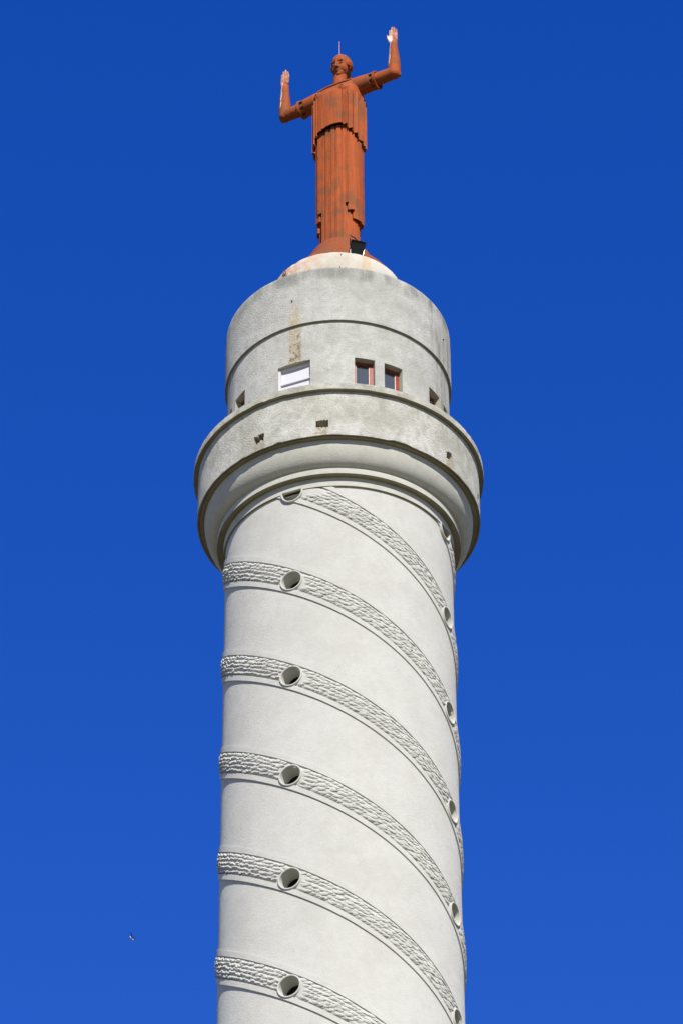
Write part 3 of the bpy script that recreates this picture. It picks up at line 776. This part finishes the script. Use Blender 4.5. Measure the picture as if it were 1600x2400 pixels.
# cuffs: open ring held by small tabs
for sg in (-1, 1):
    V, Fc = [], []; n = 48
    prof = [(1.215, .272), (1.285, .282), (1.285, .245), (1.215, .245)]
    for q in range(n):
        t = 2 * PI * q / n
        dr = .035 * max(0, -math.sin(t)) 
        for x, r in prof: V.append(S(x * sg, (r + dr) * math.cos(t), ZA - .012 + (r + dr) * math.sin(t)))
    for q in range(n):
        p = (q + 1) % n
        for f in range(4): Fc.append((q * 4 + f, p * 4 + f, p * 4 + (f + 1) % 4, q * 4 + (f + 1) % 4))
    cu = mesh_obj('sleeve_cuff', V, Fc, RUST, statue, True, 40)
    for t in range(-170, 190, 40):
        bm = bmesh.new(); Mx = Matrix.Translation(S(1.155 * sg, 0, ZA - .012)) @ Matrix.Rotation(R_(t), 4, 'X'); 
        dr = .0
        boxbm(bm, (-.075, -.036, .236), (.075, .036, .268), Mx); bm_obj('cuff_tab', bm, RUST, cu)
    # under-sleeve flap hanging at the armpit
# lightning rod
bm = bmesh.new(); top_ = H(.0, -.03, .36); rod(bm, [top_, top_ + Vector((0, 0, .62))], [.014, .010], 8); rd_ = bm_obj('lightning_rod', bm, RODM, statue, True, 40)

# ------------------------------------------------------------------ floodlight on the lantern base
fl = empty('floodlight', (.505, -1.62, zc(73.64))); tag(fl, 'black box floodlight tilted up at the statue, on the cream base by its feet', 'floodlight')
Mx = Matrix.Translation((.045, .0, .31)) @ Matrix.Rotation(R_(16), 4, 'Y') @ Matrix.Rotation(R_(34), 4, 'X')
bm = bmesh.new(); boxbm(bm, (-.20, -.055, -.205), (.20, .05, .205), Mx, .012)
for q0, q1 in (((-.2, -.075, -.205), (-.18, -.0545, .205)), ((.18, -.075, -.205), (.2, -.0545, .205)), ((-.18, -.075, -.205), (.18, -.0545, -.187)), ((-.18, -.075, .187), (.18, -.0545, .205))): boxbm(bm, q0, q1, Mx)
bm_obj('housing', bm, BLACK, fl)
bm = bmesh.new(); boxbm(bm, (-.175, .0505, -.18), (.175, .062, .18), Mx); bm_obj('lamp_glass', bm, LENS, fl)
bm = bmesh.new()
for sx in (-1, 1):
    a = Mx @ Vector((.208 * sx, 0, 0)); rod(bm, [a, Vector((.175 * sx + .02, .02, .06)), Vector((.17 * sx + .02, .02, .012))], .016, 8)
rod(bm, [Vector((-.15, .02, .014)), Vector((.19, .02, .014))], .016, 8)
bm_obj('bracket', bm, STEEL, fl, True, 40)
bm = bmesh.new()
for dx in (-.12, .0, .12): rod(bm, [Mx @ Vector((dx, .0, .20)), Mx @ Vector((dx, .0, .222))], .016, 8)
bm_obj('screw', bm, STEEL, fl)
bm = bmesh.new(); rod(bm, [Mx @ Vector((-.04, .0, .19)), Vector((.03, .0, .60)), Vector((-.06, .04, .76)), Vector((-.10, .2, .93)), Vector((-.14, .98, 1.7))], .02, 8); bm_obj('support_arm', bm, BLACK, fl, True, 40)

# ------------------------------------------------------------------ bird in flight
d = ray(309, 2198); P = CAM + d * 88.0
bird = empty('bird', P); bird.rotation_euler = (R_(8), R_(52), R_(-20)); tag(bird, 'small black and white bird in flight against the blue sky', 'bird')
bm = bmesh.new()
prof = [(-.075, .002), (-.06, .010), (-.03, .019), (0, .022), (.03, .018), (.045, .013), (.058, .014), (.07, .010), (.085, .002)]
rg = [[bm.verts.new((x, r * math.cos(2 * PI * q / 12), r * .9 * math.sin(2 * PI * q / 12))) for q in range(12)] for x, r in prof]
for a, b in zip(rg[:-1], rg[1:]):
    for q in range(12): bm.faces.new((a[q], a[(q + 1) % 12], b[(q + 1) % 12], b[q]))
bm.faces.new(rg[0][::-1]); bm.faces.new(rg[-1])
bm_obj('body', bm, BIRDW, bird, True)
bm = bmesh.new(); ell(bm, (.005, 0, .007), (.07, .0205, .0175)); bm_obj('back', bm, BIRDK, bird, True)
for sg in (-1, 1):
    V = []
    for (x, y, ch) in ((.03, .012, .05), (.038, .06, .045), (.015, .115, .028), (-.02, .155, .006)):
        for dx, dz in ((0, .003), (-ch, .0015), (-ch, -.0015), (0, -.003)): V.append((x + dx, y * sg, .006 + abs(y) * .55 + dz))
    Fc = []
    for i in range(3):
        for q in range(4): Fc.append((i * 4 + q, i * 4 + (q + 1) % 4, i * 4 + 4 + (q + 1) % 4, i * 4 + 4 + q))
    Fc += [(0, 1, 2, 3), (12, 13, 14, 15)]
    mesh_obj('wing', V, Fc, BIRDK, bird, False)
V = [(-.06, -.012, .004), (-.06, .012, .004), (-.115, .022, .004), (-.095, 0, .004), (-.115, -.022, .004)]; V += [(x, y, z - .003) for x, y, z in V]
mesh_obj('tail', V, [(0, 1, 2, 3, 4), (9, 8, 7, 6, 5)] + [(i, (i + 1) % 5, 5 + (i + 1) % 5, 5 + i) for i in range(5)], BIRDK, bird, False)
